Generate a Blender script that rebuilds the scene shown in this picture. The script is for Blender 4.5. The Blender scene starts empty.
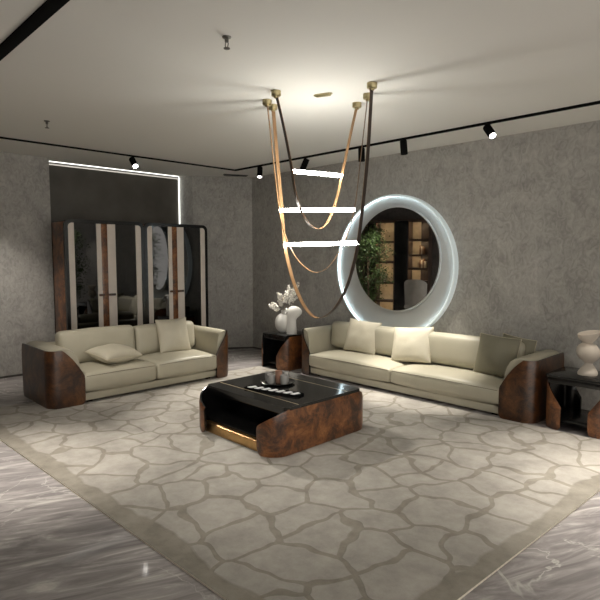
import bpy, bmesh, math, random
from mathutils import Vector, Matrix, noise
random.seed(7)
PI = math.pi
sc = bpy.context.scene
COL = sc.collection

# ------------------------------------------------------------------ materials
def newmat(name):
    m = bpy.data.materials.new(name); m.use_nodes = True
    nt = m.node_tree; b = nt.nodes['Principled BSDF']
    return m, nt, b
def simple(name, col, rough=.5, metal=0., spec=.5, coat=0., bump=None, var=0.0, vscale=8.):
    m, nt, b = newmat(name)
    b.inputs['Base Color'].default_value = (*col, 1)
    b.inputs['Roughness'].default_value = rough
    b.inputs['Metallic'].default_value = metal
    b.inputs['Specular IOR Level'].default_value = spec
    b.inputs['Coat Weight'].default_value = coat
    b.inputs['Coat Roughness'].default_value = .06
    tc = nt.nodes.new('ShaderNodeTexCoord')
    if var:
        n = nt.nodes.new('ShaderNodeTexNoise'); n.inputs['Scale'].default_value = vscale; n.inputs['Detail'].default_value = 5
        nt.links.new(tc.outputs['Object'], n.inputs['Vector'])
        r = nt.nodes.new('ShaderNodeValToRGB')
        r.color_ramp.elements[0].position = .3; r.color_ramp.elements[1].position = .72
        r.color_ramp.elements[0].color = (*[c*(1-var) for c in col], 1)
        r.color_ramp.elements[1].color = (*[min(1, c*(1+var)) for c in col], 1)
        nt.links.new(n.outputs['Fac'], r.inputs['Fac']); nt.links.new(r.outputs['Color'], b.inputs['Base Color'])
    if bump:
        n = nt.nodes.new('ShaderNodeTexNoise'); n.inputs['Scale'].default_value = bump[0]; n.inputs['Detail'].default_value = 6
        nt.links.new(tc.outputs['Object'], n.inputs['Vector'])
        bp = nt.nodes.new('ShaderNodeBump'); bp.inputs['Strength'].default_value = bump[1]; bp.inputs['Distance'].default_value = bump[2]
        nt.links.new(n.outputs['Fac'], bp.inputs['Height']); nt.links.new(bp.outputs['Normal'], b.inputs['Normal'])
    return m
def emit(name, col, s):
    m, nt, b = newmat(name)
    b.inputs['Base Color'].default_value = (*col, 1)
    b.inputs['Emission Color'].default_value = (*col, 1)
    b.inputs['Emission Strength'].default_value = s
    return m
def ramp(nt, stops):
    r = nt.nodes.new('ShaderNodeValToRGB'); e = r.color_ramp.elements
    while len(e) < len(stops): e.new(.5)
    for i, (p, c) in enumerate(stops):
        e[i].position = p; e[i].color = (*c, 1) if len(c) == 3 else c
    return r

def plaster(name, col, sc1=2.2):
    m, nt, b = newmat(name)
    tc = nt.nodes.new('ShaderNodeTexCoord')
    n1 = nt.nodes.new('ShaderNodeTexNoise'); n1.inputs['Scale'].default_value = sc1; n1.inputs['Detail'].default_value = 8; n1.inputs['Roughness'].default_value = .68; n1.inputs['Distortion'].default_value = 1.2
    nt.links.new(tc.outputs['Object'], n1.inputs['Vector'])
    n2 = nt.nodes.new('ShaderNodeTexNoise'); n2.inputs['Scale'].default_value = 14; n2.inputs['Detail'].default_value = 7; n2.inputs['Roughness'].default_value = .6; n2.inputs['Distortion'].default_value = 2.
    mp = nt.nodes.new('ShaderNodeMapping'); mp.inputs['Scale'].default_value = (1, 1, .7)
    nt.links.new(tc.outputs['Object'], mp.inputs['Vector']); nt.links.new(mp.outputs['Vector'], n2.inputs['Vector'])
    mx = nt.nodes.new('ShaderNodeMath'); mx.operation = 'MULTIPLY_ADD'; mx.inputs[1].default_value = .45
    nt.links.new(n1.outputs['Fac'], mx.inputs[0])
    m2 = nt.nodes.new('ShaderNodeMath'); m2.operation = 'MULTIPLY'; m2.inputs[1].default_value = .55
    nt.links.new(n2.outputs['Fac'], m2.inputs[0]); nt.links.new(m2.outputs[0], mx.inputs[2])
    r = ramp(nt, [(.36, [c*.72 for c in col]), (.5, col), (.64, [c*1.25 for c in col])])
    nt.links.new(mx.outputs[0], r.inputs['Fac']); nt.links.new(r.outputs['Color'], b.inputs['Base Color'])
    bp = nt.nodes.new('ShaderNodeBump'); bp.inputs['Strength'].default_value = .35; bp.inputs['Distance'].default_value = .012
    nt.links.new(n2.outputs['Fac'], bp.inputs['Height']); nt.links.new(bp.outputs['Normal'], b.inputs['Normal'])
    b.inputs['Roughness'].default_value = .62; b.inputs['Specular IOR Level'].default_value = .3
    return m

def burl_mat(name='burl_veneer', k=1.0):
    m, nt, b = newmat(name)
    tc = nt.nodes.new('ShaderNodeTexCoord')
    n1 = nt.nodes.new('ShaderNodeTexNoise'); n1.inputs['Scale'].default_value = 5.5; n1.inputs['Detail'].default_value = 10; n1.inputs['Roughness'].default_value = .74; n1.inputs['Distortion'].default_value = .5
    nt.links.new(tc.outputs['Object'], n1.inputs['Vector'])
    v = nt.nodes.new('ShaderNodeTexVoronoi'); v.inputs['Scale'].default_value = 42; v.feature = 'SMOOTH_F1'
    mxv = nt.nodes.new('ShaderNodeVectorMath'); mxv.operation = 'MULTIPLY_ADD'; mxv.inputs[1].default_value = (.25, .25, .25)
    nt.links.new(n1.outputs['Color'], mxv.inputs[0]); nt.links.new(tc.outputs['Object'], mxv.inputs[2]); nt.links.new(mxv.outputs[0], v.inputs['Vector'])
    r = ramp(nt, [(.30, (.014*k, .007*k, .004*k)), (.43, (.075*k, .029*k, .0125*k)), (.55, (.22*k, .082*k, .025*k)), (.70, (.40*k, .175*k, .058*k))])
    nt.links.new(n1.outputs['Fac'], r.inputs['Fac'])
    mul = nt.nodes.new('ShaderNodeMix'); mul.data_type = 'RGBA'; mul.blend_type = 'MULTIPLY'; mul.inputs['Factor'].default_value = .6
    r2 = ramp(nt, [(.05, (.35, .3, .28)), (.45, (1, 1, 1))])
    nt.links.new(v.outputs['Distance'], r2.inputs['Fac'])
    nt.links.new(r.outputs['Color'], mul.inputs['A']); nt.links.new(r2.outputs['Color'], mul.inputs['B'])
    nt.links.new(mul.outputs['Result'], b.inputs['Base Color'])
    b.inputs['Roughness'].default_value = .38; b.inputs['Coat Weight'].default_value = .35; b.inputs['Coat Roughness'].default_value = .18
    return m

def marble_floor():
    m, nt, b = newmat('grey_marble_floor')
    tc = nt.nodes.new('ShaderNodeTexCoord')
    mp = nt.nodes.new('ShaderNodeMapping'); mp.vector_type = 'TEXTURE'
    mp.inputs['Rotation'].default_value = (0, 0, math.radians(66)); mp.inputs['Scale'].default_value = (1.25, .24, 1)
    nt.links.new(tc.outputs['Object'], mp.inputs['Vector'])
    n1 = nt.nodes.new('ShaderNodeTexNoise'); n1.inputs['Scale'].default_value = 2.; n1.inputs['Detail'].default_value = 10; n1.inputs['Roughness'].default_value = .62; n1.inputs['Distortion'].default_value = 1.6
    nt.links.new(mp.outputs['Vector'], n1.inputs['Vector'])
    r = ramp(nt, [(.3, (.19, .175, .175)), (.47, (.29, .268, .265)), (.58, (.39, .365, .355)), (.68, (.58, .55, .52))])
    nt.links.new(n1.outputs['Fac'], r.inputs['Fac'])
    n2 = nt.nodes.new('ShaderNodeTexNoise'); n2.inputs['Scale'].default_value = 1.1; n2.inputs['Detail'].default_value = 6; n2.inputs['Roughness'].default_value = .55; n2.inputs['Distortion'].default_value = .9
    nt.links.new(tc.outputs['Object'], n2.inputs['Vector'])
    s = nt.nodes.new('ShaderNodeMath'); s.operation = 'SUBTRACT'; s.inputs[1].default_value = .5; nt.links.new(n2.outputs['Fac'], s.inputs[0])
    a = nt.nodes.new('ShaderNodeMath'); a.operation = 'ABSOLUTE'; nt.links.new(s.outputs[0], a.inputs[0])
    vr = ramp(nt, [(0, (.8, .8, .8)), (.007, (0, 0, 0))]); nt.links.new(a.outputs[0], vr.inputs['Fac'])
    n3 = nt.nodes.new('ShaderNodeTexNoise'); n3.inputs['Scale'].default_value = .9; nt.links.new(tc.outputs['Object'], n3.inputs['Vector'])
    gate = ramp(nt, [(.47, (0, 0, 0)), (.56, (1, 1, 1))]); nt.links.new(n3.outputs['Fac'], gate.inputs['Fac'])
    mg = nt.nodes.new('ShaderNodeMath'); mg.operation = 'MULTIPLY'; nt.links.new(vr.outputs['Color'], mg.inputs[0]); nt.links.new(gate.outputs['Color'], mg.inputs[1])
    mx = nt.nodes.new('ShaderNodeMix'); mx.data_type = 'RGBA'; mx.inputs['B'].default_value = (.62, .6, .56, 1)
    nt.links.new(mg.outputs[0], mx.inputs['Factor']); nt.links.new(r.outputs['Color'], mx.inputs['A'])
    nt.links.new(mx.outputs['Result'], b.inputs['Base Color'])
    b.inputs['Roughness'].default_value = .075; b.inputs['Specular IOR Level'].default_value = .5
    return m

def rug_mat():
    m, nt, b = newmat('stone_pattern_rug')
    L = nt.links.new
    tc = nt.nodes.new('ShaderNodeTexCoord')
    nz = nt.nodes.new('ShaderNodeTexNoise'); nz.inputs['Scale'].default_value = 2.1; nz.inputs['Detail'].default_value = 2.2
    L(tc.outputs['Object'], nz.inputs['Vector'])
    ma = nt.nodes.new('ShaderNodeVectorMath'); ma.operation = 'MULTIPLY_ADD'; ma.inputs[1].default_value = (.42, .42, 0)
    L(nz.outputs['Color'], ma.inputs[0]); L(tc.outputs['Object'], ma.inputs[2])
    v = nt.nodes.new('ShaderNodeTexVoronoi'); v.voronoi_dimensions = '2D'; v.feature = 'DISTANCE_TO_EDGE'; v.inputs['Scale'].default_value = 3.1; v.inputs['Randomness'].default_value = .92
    L(ma.outputs[0], v.inputs['Vector'])
    nw = nt.nodes.new('ShaderNodeTexNoise'); nw.inputs['Scale'].default_value = 1.7; L(tc.outputs['Object'], nw.inputs['Vector'])
    sub = nt.nodes.new('ShaderNodeMath'); sub.operation = 'MULTIPLY_ADD'; sub.inputs[1].default_value = -.07
    L(nw.outputs['Fac'], sub.inputs[0]); L(v.outputs['Distance'], sub.inputs[2])
    cell = ramp(nt, [(.012, (0, 0, 0)), (.03, (1, 1, 1))]); L(sub.outputs[0], cell.inputs['Fac'])
    # plain border band along the front and right edges
    sx = nt.nodes.new('ShaderNodeSeparateXYZ'); L(tc.outputs['Object'], sx.inputs[0])
    def lin(ax, ay, c):
        p = nt.nodes.new('ShaderNodeMath'); p.operation = 'MULTIPLY_ADD'; p.inputs[1].default_value = ax; p.inputs[2].default_value = c; L(sx.outputs['X'], p.inputs[0])
        q = nt.nodes.new('ShaderNodeMath'); q.operation = 'MULTIPLY_ADD'; q.inputs[1].default_value = ay; L(sx.outputs['Y'], q.inputs[0]); L(p.outputs[0], q.inputs[2])
        e = nt.nodes.new('ShaderNodeMath'); e.operation = 'MULTIPLY_ADD'; e.inputs[1].default_value = .26; L(nz.outputs['Fac'], e.inputs[0]); L(q.outputs[0], e.inputs[2])
        g = ramp(nt, [(.0, (0, 0, 0)), (.02, (1, 1, 1))]); L(e.outputs[0], g.inputs['Fac']); return g
    g1 = lin(-.033, 1, -(1.265 + .033*6.2) - .25)
    g2 = lin(-1, .045, -1.275 - .24)
    mm = nt.nodes.new('ShaderNodeMath'); mm.operation = 'MULTIPLY'; L(g1.outputs[0], mm.inputs[0]); L(g2.outputs[0], mm.inputs[1])
    fac = nt.nodes.new('ShaderNodeMath'); fac.operation = 'MULTIPLY'; L(mm.outputs[0], fac.inputs[0]); L(cell.outputs['Color'], fac.inputs[1])
    fine = nt.nodes.new('ShaderNodeTexNoise'); fine.inputs['Scale'].default_value = 4.5; fine.inputs['Detail'].default_value = 9; fine.inputs['Roughness'].default_value = .72; L(tc.outputs['Object'], fine.inputs['Vector'])
    ca = ramp(nt, [(.33, (.275, .255, .226)), (.66, (.415, .39, .35))]); L(fine.outputs['Fac'], ca.inputs['Fac'])
    cb = ramp(nt, [(.33, (.185, .167, .138)), (.66, (.30, .275, .23))]); L(fine.outputs['Fac'], cb.inputs['Fac'])
    mx = nt.nodes.new('ShaderNodeMix'); mx.data_type = 'RGBA'; L(fac.outputs[0], mx.inputs['Factor']); L(cb.outputs['Color'], mx.inputs['A']); L(ca.outputs['Color'], mx.inputs['B'])
    L(mx.outputs['Result'], b.inputs['Base Color'])
    b.inputs['Roughness'].default_value = .85; b.inputs['Specular IOR Level'].default_value = .15; b.inputs['Sheen Weight'].default_value = .1
    fp = nt.nodes.new('ShaderNodeTexNoise'); fp.inputs['Scale'].default_value = 160; L(tc.outputs['Object'], fp.inputs['Vector'])
    h = nt.nodes.new('ShaderNodeMath'); h.operation = 'MULTIPLY_ADD'; h.inputs[1].default_value = .35; L(fp.outputs['Fac'], h.inputs[0]); L(fac.outputs[0], h.inputs[2])
    bp = nt.nodes.new('ShaderNodeBump'); bp.inputs['Strength'].default_value = .5; bp.inputs['Distance'].default_value = .006
    L(h.outputs[0], bp.inputs['Height']); L(bp.outputs['Normal'], b.inputs['Normal'])
    return m

def tinted_glass(name, tint, refl_col=(1, 1, 1), ior=1.75):
    m = bpy.data.materials.new(name); m.use_nodes = True; nt = m.node_tree
    for n in list(nt.nodes): nt.nodes.remove(n)
    o = nt.nodes.new('ShaderNodeOutputMaterial')
    t = nt.nodes.new('ShaderNodeBsdfTransparent'); t.inputs['Color'].default_value = (*tint, 1)
    g = nt.nodes.new('ShaderNodeBsdfGlossy'); g.inputs['Roughness'].default_value = .015; g.inputs['Color'].default_value = (*refl_col, 1)
    f = nt.nodes.new('ShaderNodeFresnel'); f.inputs['IOR'].default_value = ior
    mx = nt.nodes.new('ShaderNodeMixShader')
    nt.links.new(f.outputs[0], mx.inputs[0]); nt.links.new(t.outputs[0], mx.inputs[1]); nt.links.new(g.outputs[0], mx.inputs[2]); nt.links.new(mx.outputs[0], o.inputs['Surface'])
    return m

def cut_glass(name, tint, dif):
    m = tinted_glass(name, tint, ior=1.9); nt = m.node_tree
    o = [n for n in nt.nodes if n.type == 'OUTPUT_MATERIAL'][0]; src = o.inputs['Surface'].links[0].from_socket
    d = nt.nodes.new('ShaderNodeBsdfDiffuse'); d.inputs['Color'].default_value = (*dif, 1)
    mx = nt.nodes.new('ShaderNodeMixShader'); mx.inputs[0].default_value = .32
    nt.links.new(src, mx.inputs[1]); nt.links.new(d.outputs[0], mx.inputs[2]); nt.links.new(mx.outputs[0], o.inputs['Surface'])
    return m
def black_stone():
    m, nt, b = newmat('black_marble')
    tc = nt.nodes.new('ShaderNodeTexCoord')
    n = nt.nodes.new('ShaderNodeTexNoise'); n.inputs['Scale'].default_value = 3; n.inputs['Detail'].default_value = 6; n.inputs['Distortion'].default_value = .8
    nt.links.new(tc.outputs['Object'], n.inputs['Vector'])
    r = ramp(nt, [(.3, (.006, .006, .006)), (.62, (.012, .012, .011)), (.75, (.03, .028, .024))]); nt.links.new(n.outputs['Fac'], r.inputs['Fac'])
    nt.links.new(r.outputs['Color'], b.inputs['Base Color'])
    b.inputs['Roughness'].default_value = .1
    return m

M = {}
M['plaster_a'] = plaster('grey_textured_wallpaper', (.37, .358, .335))
M['plaster_b'] = plaster('grey_mottled_wallpaper', (.37, .358, .335))
M['ceiling'] = simple('painted_ceiling', (.755, .738, .70), .8, spec=.2, bump=(3, .08, .01))
M['floor'] = marble_floor()
M['rug'] = rug_mat()
M['rug_side'] = simple('rug_binding', (.62, .57, .48), .9, spec=.1, var=.15, vscale=60)
M['burl'] = burl_mat()
M['burl_sofa'] = burl_mat('shaded_burl_veneer', .40)  # same burl darkened: shade on the sofa ends put into the colour
M['burl_dark'] = burl_mat('dark_burl_veneer', .45)
M['leather'] = simple('cream_leather', (.42, .392, .306), .40, spec=.4, bump=(90, .12, .003), var=.05, vscale=5)
M['leather_piping'] = simple('cream_leather_piping', (.50, .45, .33), .45)
M['seam'] = simple('dark_seam_thread', (.15, .132, .098), .6)
M['pillow'] = simple('cream_cushion_cover', (.50, .465, .37), .42, spec=.35, bump=(14, .25, .01), var=.04)
M['pillow_olive'] = simple('khaki_cushion_cover', (.19, .176, .125), .45, spec=.35, bump=(14, .25, .01), var=.05)
M['stile'] = simple('ivory_lacquer_leather', (.68, .615, .55), .4, spec=.4, var=.04)
M['black'] = simple('black_lacquer', (.008, .008, .008), .22, var=.1)
M['black_matt'] = simple('black_powder_coat', (.005, .005, .005), .85, spec=.06, var=.1)
M['cab_in'] = simple('dark_cabinet_interior', (.025, .022, .019), .5, var=.2)
M['stone'] = black_stone()
M['brass'] = simple('brushed_brass', (.68, .43, .19), .34, metal=1., var=.1, vscale=30)
M['brass_old'] = simple('aged_brass', (.46, .39, .22), .38, metal=1., var=.12, vscale=20)
M['brass_pale'] = simple('pale_brass_line', (.72, .60, .40), .35, metal=1., var=.08)
M['glass'] = tinted_glass('dark_tinted_glass', (.10, .10, .10), ior=1.8)
M['clear'] = cut_glass('clear_glassware', (.95, .94, .93), (.8, .79, .77))
M['amber'] = cut_glass('amber_glassware', (.85, .55, .42), (.8, .5, .36))
M['mirror'] = simple('silver_mirror', (.76, .77, .78), .01, metal=1.)
M['ring'] = simple('frosted_white_ring', (.47, .465, .45), .55, spec=.3, bump=(60, .08, .003), var=.03)
M['tan'] = simple('tan_leather', (.25, .142, .066), .55, spec=.35, var=.12, vscale=12)
M['brown'] = simple('dark_brown_leather', (.035, .022, .016), .45, spec=.4, var=.2, vscale=12)
M['rod'] = emit('frosted_light_tube', (1., .995, .92), 20)
M['lens'] = emit('spotlight_lens', (1., .95, .88), 5)
M['lens_off'] = simple('spotlight_baffle', (.03, .03, .03), .4)
M['halo'] = emit('cool_led_halo', (.80, .94, 1.), 3.2)
M['rim'] = emit('edge_lit_acrylic', (.80, .90, .92), .06)
M['cove'] = emit('cove_led', (.95, .97, .92), .8)
M['niche'] = simple('dark_wood_panel', (.085, .076, .062), .5, var=.25, vscale=3)
M['white_vase'] = simple('matt_white_ceramic', (.72, .71, .68), .6, spec=.3, bump=(45, .15, .004), var=.04)
M['beige_vase'] = simple('bisque_ceramic', (.56, .50, .43), .7, spec=.25, bump=(70, .2, .003), var=.06)
M['dried'] = simple('dried_white_petals', (.82, .79, .73), .8, var=.15)
M['twig'] = simple('pale_twig', (.38, .33, .27), .8, var=.15)
M['tile_white'] = simple('ivory_domino', (.68, .68, .69), .3, var=.03)
M['steel'] = simple('chromed_steel', (.16, .155, .14), .4, metal=1., var=.1)
M['vent'] = simple('grey_vent_metal', (.09, .09, .085), .5, var=.1)
M['base'] = simple('dark_skirting', (.05, .045, .04), .5, var=.15)
M['leaf'] = simple('green_leaf', (.07, .115, .035), .45, spec=.4, var=.5, vscale=9)
M['bark'] = simple('brown_bark', (.12, .08, .05), .85, var=.3, bump=(30, .4, .01))
M['pot'] = simple('dark_planter', (.05, .05, .05), .5, var=.1)
M['shelfwood'] = simple('dark_walnut', (.075, .048, .036), .4, var=.3, vscale=4)
M['shelflit'] = simple('painted_glow_shelf_back', (.66, .54, .38), .5, var=.12)  # pale tone puts the compartments' light into the back colour
M['led_warm'] = emit('warm_shelf_led', (1., .76, .46), 9)
M['bookA'] = simple('cream_book_cover', (.6, .52, .4), .6, var=.1)
M['bookB'] = simple('brown_book_cover', (.22, .12, .07), .6, var=.1)
M['grey_uph'] = simple('grey_chair_shell', (.36, .34, .31), .55, var=.08)
M['smoke_wall'] = plaster('brown_grey_wallpaper', (.13, .115, .105))

# ------------------------------------------------------------------ mesh helpers
def obj(name, bm, mats, parent=None, smooth=True, angle=40):
    bmesh.ops.recalc_face_normals(bm, faces=bm.faces[:])
    me = bpy.data.meshes.new(name); bm.to_mesh(me); bm.free()
    if not isinstance(mats, (list, tuple)): mats = [mats]
    for m in mats: me.materials.append(m)
    if smooth:
        for p in me.polygons: p.use_smooth = True
        me.set_sharp_from_angle(angle=math.radians(angle))
    o = bpy.data.objects.new(name, me); COL.objects.link(o)
    if parent: o.parent = parent
    return o
def thing(name, label, cat, loc=(0, 0, 0), rotz=0, group=None):
    o = bpy.data.objects.new(name, None); COL.objects.link(o); o.empty_display_size = .1
    o.location = loc; o.rotation_euler = (0, 0, rotz); o['label'] = label; o['category'] = cat
    if group: o['group'] = group
    return o
def tag(o, label, cat, group=None):
    o['label'] = label; o['category'] = cat
    if group: o['group'] = group
    return o
def struct(name, bm, m, smooth=False):
    o = obj(name, bm, m, None, smooth); o['kind'] = 'structure'; return o
def dup(root, loc=None, rotz=None, label=None, group=None):
    r = root.copy(); COL.objects.link(r)
    if loc is not None: r.location = loc
    if rotz is not None: r.rotation_euler = (0, 0, rotz)
    if label: r['label'] = label
    if group: r['group'] = group
    for ch in list(root.children):
        c = ch.copy(); COL.objects.link(c); c.parent = r
        for g in ch.children:
            d = g.copy(); COL.objects.link(d); d.parent = c
    return r

def add_box(bm, x0, x1, y0, y1, z0, z1, bevel=0, seg=2, mat=0, M4=None):
    t = bmesh.new()
    bmesh.ops.create_cube(t, size=1)
    for v in t.verts:
        v.co = Vector(((x0+x1)/2+v.co.x*(x1-x0), (y0+y1)/2+v.co.y*(y1-y0), (z0+z1)/2+v.co.z*(z1-z0)))
    if bevel: bmesh.ops.bevel(t, geom=t.edges[:], offset=bevel, segments=seg, profile=.5, affect='EDGES')
    merge(bm, t, mat, M4)
def merge(bm, t, mat=0, M4=None):
    vm = {}
    for v in t.verts: vm[v] = bm.verts.new(M4 @ v.co if M4 else v.co)
    for f in t.faces:
        try:
            nf = bm.faces.new([vm[v] for v in f.verts]); nf.material_index = mat if mat is not None else f.material_index
        except ValueError: pass
    t.free()
def box(name, x0, x1, y0, y1, z0, z1, m, parent=None, bevel=.004, seg=2):
    bm = bmesh.new(); add_box(bm, x0, x1, y0, y1, z0, z1, bevel, seg)
    return obj(name, bm, m, parent)
def add_prism(bm, poly, a0, a1, axis='y', mat=0, bevel=0):
    """poly in the plane perpendicular to axis; extruded a0..a1"""
    t = bmesh.new()
    def P(p, a):
        return {'y': (p[0], a, p[1]), 'z': (p[0], p[1], a), 'x': (a, p[0], p[1])}[axis]
    A = [t.verts.new(P(p, a0)) for p in poly]; B = [t.verts.new(P(p, a1)) for p in poly]
    t.faces.new(A); t.faces.new(B[::-1])
    n = len(poly)
    for i in range(n): t.faces.new([A[i], A[(i+1) % n], B[(i+1) % n], B[i]])
    if bevel:
        es = [e for e in t.edges if all(v in A for v in e.verts) or all(v in B for v in e.verts)]
        bmesh.ops.bevel(t, geom=es, offset=bevel, segments=2, profile=.5, affect='EDGES')
    merge(bm, t, mat)
def rrect(x0, x1, y0, y1, r, n=8, corners=(1, 1, 1, 1)):
    """rounded rectangle polygon, corners order: (x0,y0) (x1,y0) (x1,y1) (x0,y1)"""
    out = []
    for k, (cx, cy, a0) in enumerate(((x0+r, y0+r, PI), (x1-r, y0+r, 1.5*PI), (x1-r, y1-r, 0), (x0+r, y1-r, .5*PI))):
        if corners[k]:
            for i in range(n+1):
                a = a0+i/n*PI/2; out.append((cx+r*math.cos(a), cy+r*math.sin(a)))
        else: out.append(((x0, x1, x1, x0)[k], (y0, y0, y1, y1)[k]))
    return out
def add_lathe(bm, prof, n=32, mat=0, M4=None, close=True):
    t = bmesh.new(); rings = []
    for r, z in prof:
        if r < 1e-5: rings.append([t.verts.new((0, 0, z))])
        else: rings.append([t.verts.new((r*math.cos(2*PI*i/n), r*math.sin(2*PI*i/n), z)) for i in range(n)])
    for a, b in zip(rings, rings[1:]):
        for i in range(n):
            j = (i+1) % n
            if len(a) == 1 and len(b) == 1: continue
            if len(a) == 1: t.faces.new([a[0], b[i], b[j]])
            elif len(b) == 1: t.faces.new([a[i], a[j], b[0]])
            else: t.faces.new([a[i], a[j], b[j], b[i]])
    if close:
        for R in (rings[0], rings[-1]):
            if len(R) > 2:
                try: t.faces.new(R)
                except ValueError: pass
    merge(bm, t, mat, M4)
def add_tube(bm, pts, r, n=8, mat=0):
    pts = [Vector(p) for p in pts]; rr = r if isinstance(r, (list, tuple)) else [r]*len(pts)
    rings = []; prev = None
    for i, p in enumerate(pts):
        d = (pts[min(i+1, len(pts)-1)]-pts[max(i-1, 0)]).normalized()
        if prev is None:
            u = d.orthogonal().normalized()
        else:
            u = (prev-d*prev.dot(d)).normalized()
        prev = u; w = d.cross(u)
        rings.append([bm.verts.new(p+(u*math.cos(2*PI*k/n)+w*math.sin(2*PI*k/n))*rr[i]) for k in range(n)])
    for a, b in zip(rings, rings[1:]):
        for k in range(n):
            f = bm.faces.new([a[k], a[(k+1) % n], b[(k+1) % n], b[k]]); f.material_index = mat
    f = bm.faces.new(rings[0][::-1]); f.material_index = mat
    f = bm.faces.new(rings[-1]); f.material_index = mat
def rot_to(d):
    return Vector(d).to_track_quat('Z', 'Y').to_matrix().to_4x4()

def puff_box(bm, x0, x1, y0, y1, z0, z1, r=.04, n=(14, 10, 6), puff=.02, side_puff=.0, mat=0, wr=0.0, seed=0, M4=None):
    """upholstered block: rounded box with crowned faces"""
    t = bmesh.new(); bmesh.ops.create_cube(t, size=2)
    def cuts(axis, k):
        es = [e for e in t.edges if abs((e.verts[0].co-e.verts[1].co)[axis]) > 1e-4]
        bmesh.ops.subdivide_edges(t, edges=es, cuts=k, use_grid_fill=True)
    for ax in range(3): cuts(ax, n[ax])
    h = Vector(((x1-x0)/2, (y1-y0)/2, (z1-z0)/2)); c = Vector(((x0+x1)/2, (y0+y1)/2, (z0+z1)/2))
    for v in t.verts:
        # concentrate the loops towards the edges
        q = Vector([math.sin(a*PI/2) if abs(a) < .999 else a for a in v.co])
        p = Vector((q.x*h.x, q.y*h.y, q.z*h.z))
        inn = Vector([max(-(h[i]-r), min(h[i]-r, p[i])) for i in range(3)])
        d = p-inn
        if d.length > 1e-6:
            m_ = max(abs(d.x), abs(d.y), abs(d.z)); p = inn+d.normalized()*min(r, m_ if m_ < r else r)
        u, w, s = q.x, q.y, q.z
        fx = (1-u*u); fy = (1-w*w); fz = (1-s*s)
        p.z += puff*fx**.6*fy**.6*(s if abs(s) > .5 else s*.5)
        p.y += side_puff*fx**.6*fz**.6*w
        if wr: p += Vector((0, 0, 1))*noise.noise((p+Vector((seed, seed*2, 0)))*6)*wr
        v.co = c+p
    merge(bm, t, mat, M4)

def make_pillow_bm(w, h, t, n=22, seed=0):
    """square scatter cushion standing in the local xz plane, thickness along y, bottom edge at z=0"""
    bm = bmesh.new(); F = {}; B = {}
    for i in range(n+1):
        for j in range(n+1):
            u = math.sin((2*i/n-1)*PI/2); v = math.sin((2*j/n-1)*PI/2)
            k = 1-.05*(1-v*v)*abs(u)**2; k2 = 1-.05*(1-u*u)*abs(v)**2
            x = u*w/2*k; z = v*h/2*k2
            th = t/2*((1-u*u)**.42)*((1-v*v)**.42)
            nn = noise.noise(Vector((u*2.3+seed, v*2.3, seed*.7)))*.012*(1-u*u)*(1-v*v)
            edge = i in (0, n) or j in (0, n)
            F[i, j] = bm.verts.new((x, -th+nn, z+h/2)); B[i, j] = F[i, j] if edge else bm.verts.new((x, th+nn, z+h/2))
    for i in range(n):
        for j in range(n):
            bm.faces.new([F[i, j], F[i+1, j], F[i+1, j+1], F[i, j+1]])
            bm.faces.new([B[i, j], B[i, j+1], B[i+1, j+1], B[i+1, j]])
    return bm
def pillow_piping(w, h, n=24):
    bm = bmesh.new(); pts = []
    for s in range(4):
        for i in range(n):
            a = math.sin((2*i/n-1)*PI/2)
            u, v = ((a, -1), (1, a), (-a, 1), (-1, -a))[s]
            k = 1-.05*(1-v*v)*abs(u)**2; k2 = 1-.05*(1-u*u)*abs(v)**2
            pts.append((u*w/2*k, 0, v*h/2*k2+h/2))
    pts.append(pts[0])
    add_tube(bm, pts, .0045, 6)
    return bm
def pillow(label, loc, rot, w, h, t, mat, seed, group=None):
    r = thing('throw_pillow', label, 'pillow', loc, 0, group); r.rotation_euler = rot
    obj('cushion', make_pillow_bm(w, h, t, seed=seed), mat, r, angle=80)
    obj('piping', pillow_piping(w, h), M['leather_piping'], r, angle=80)
    return r

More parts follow.
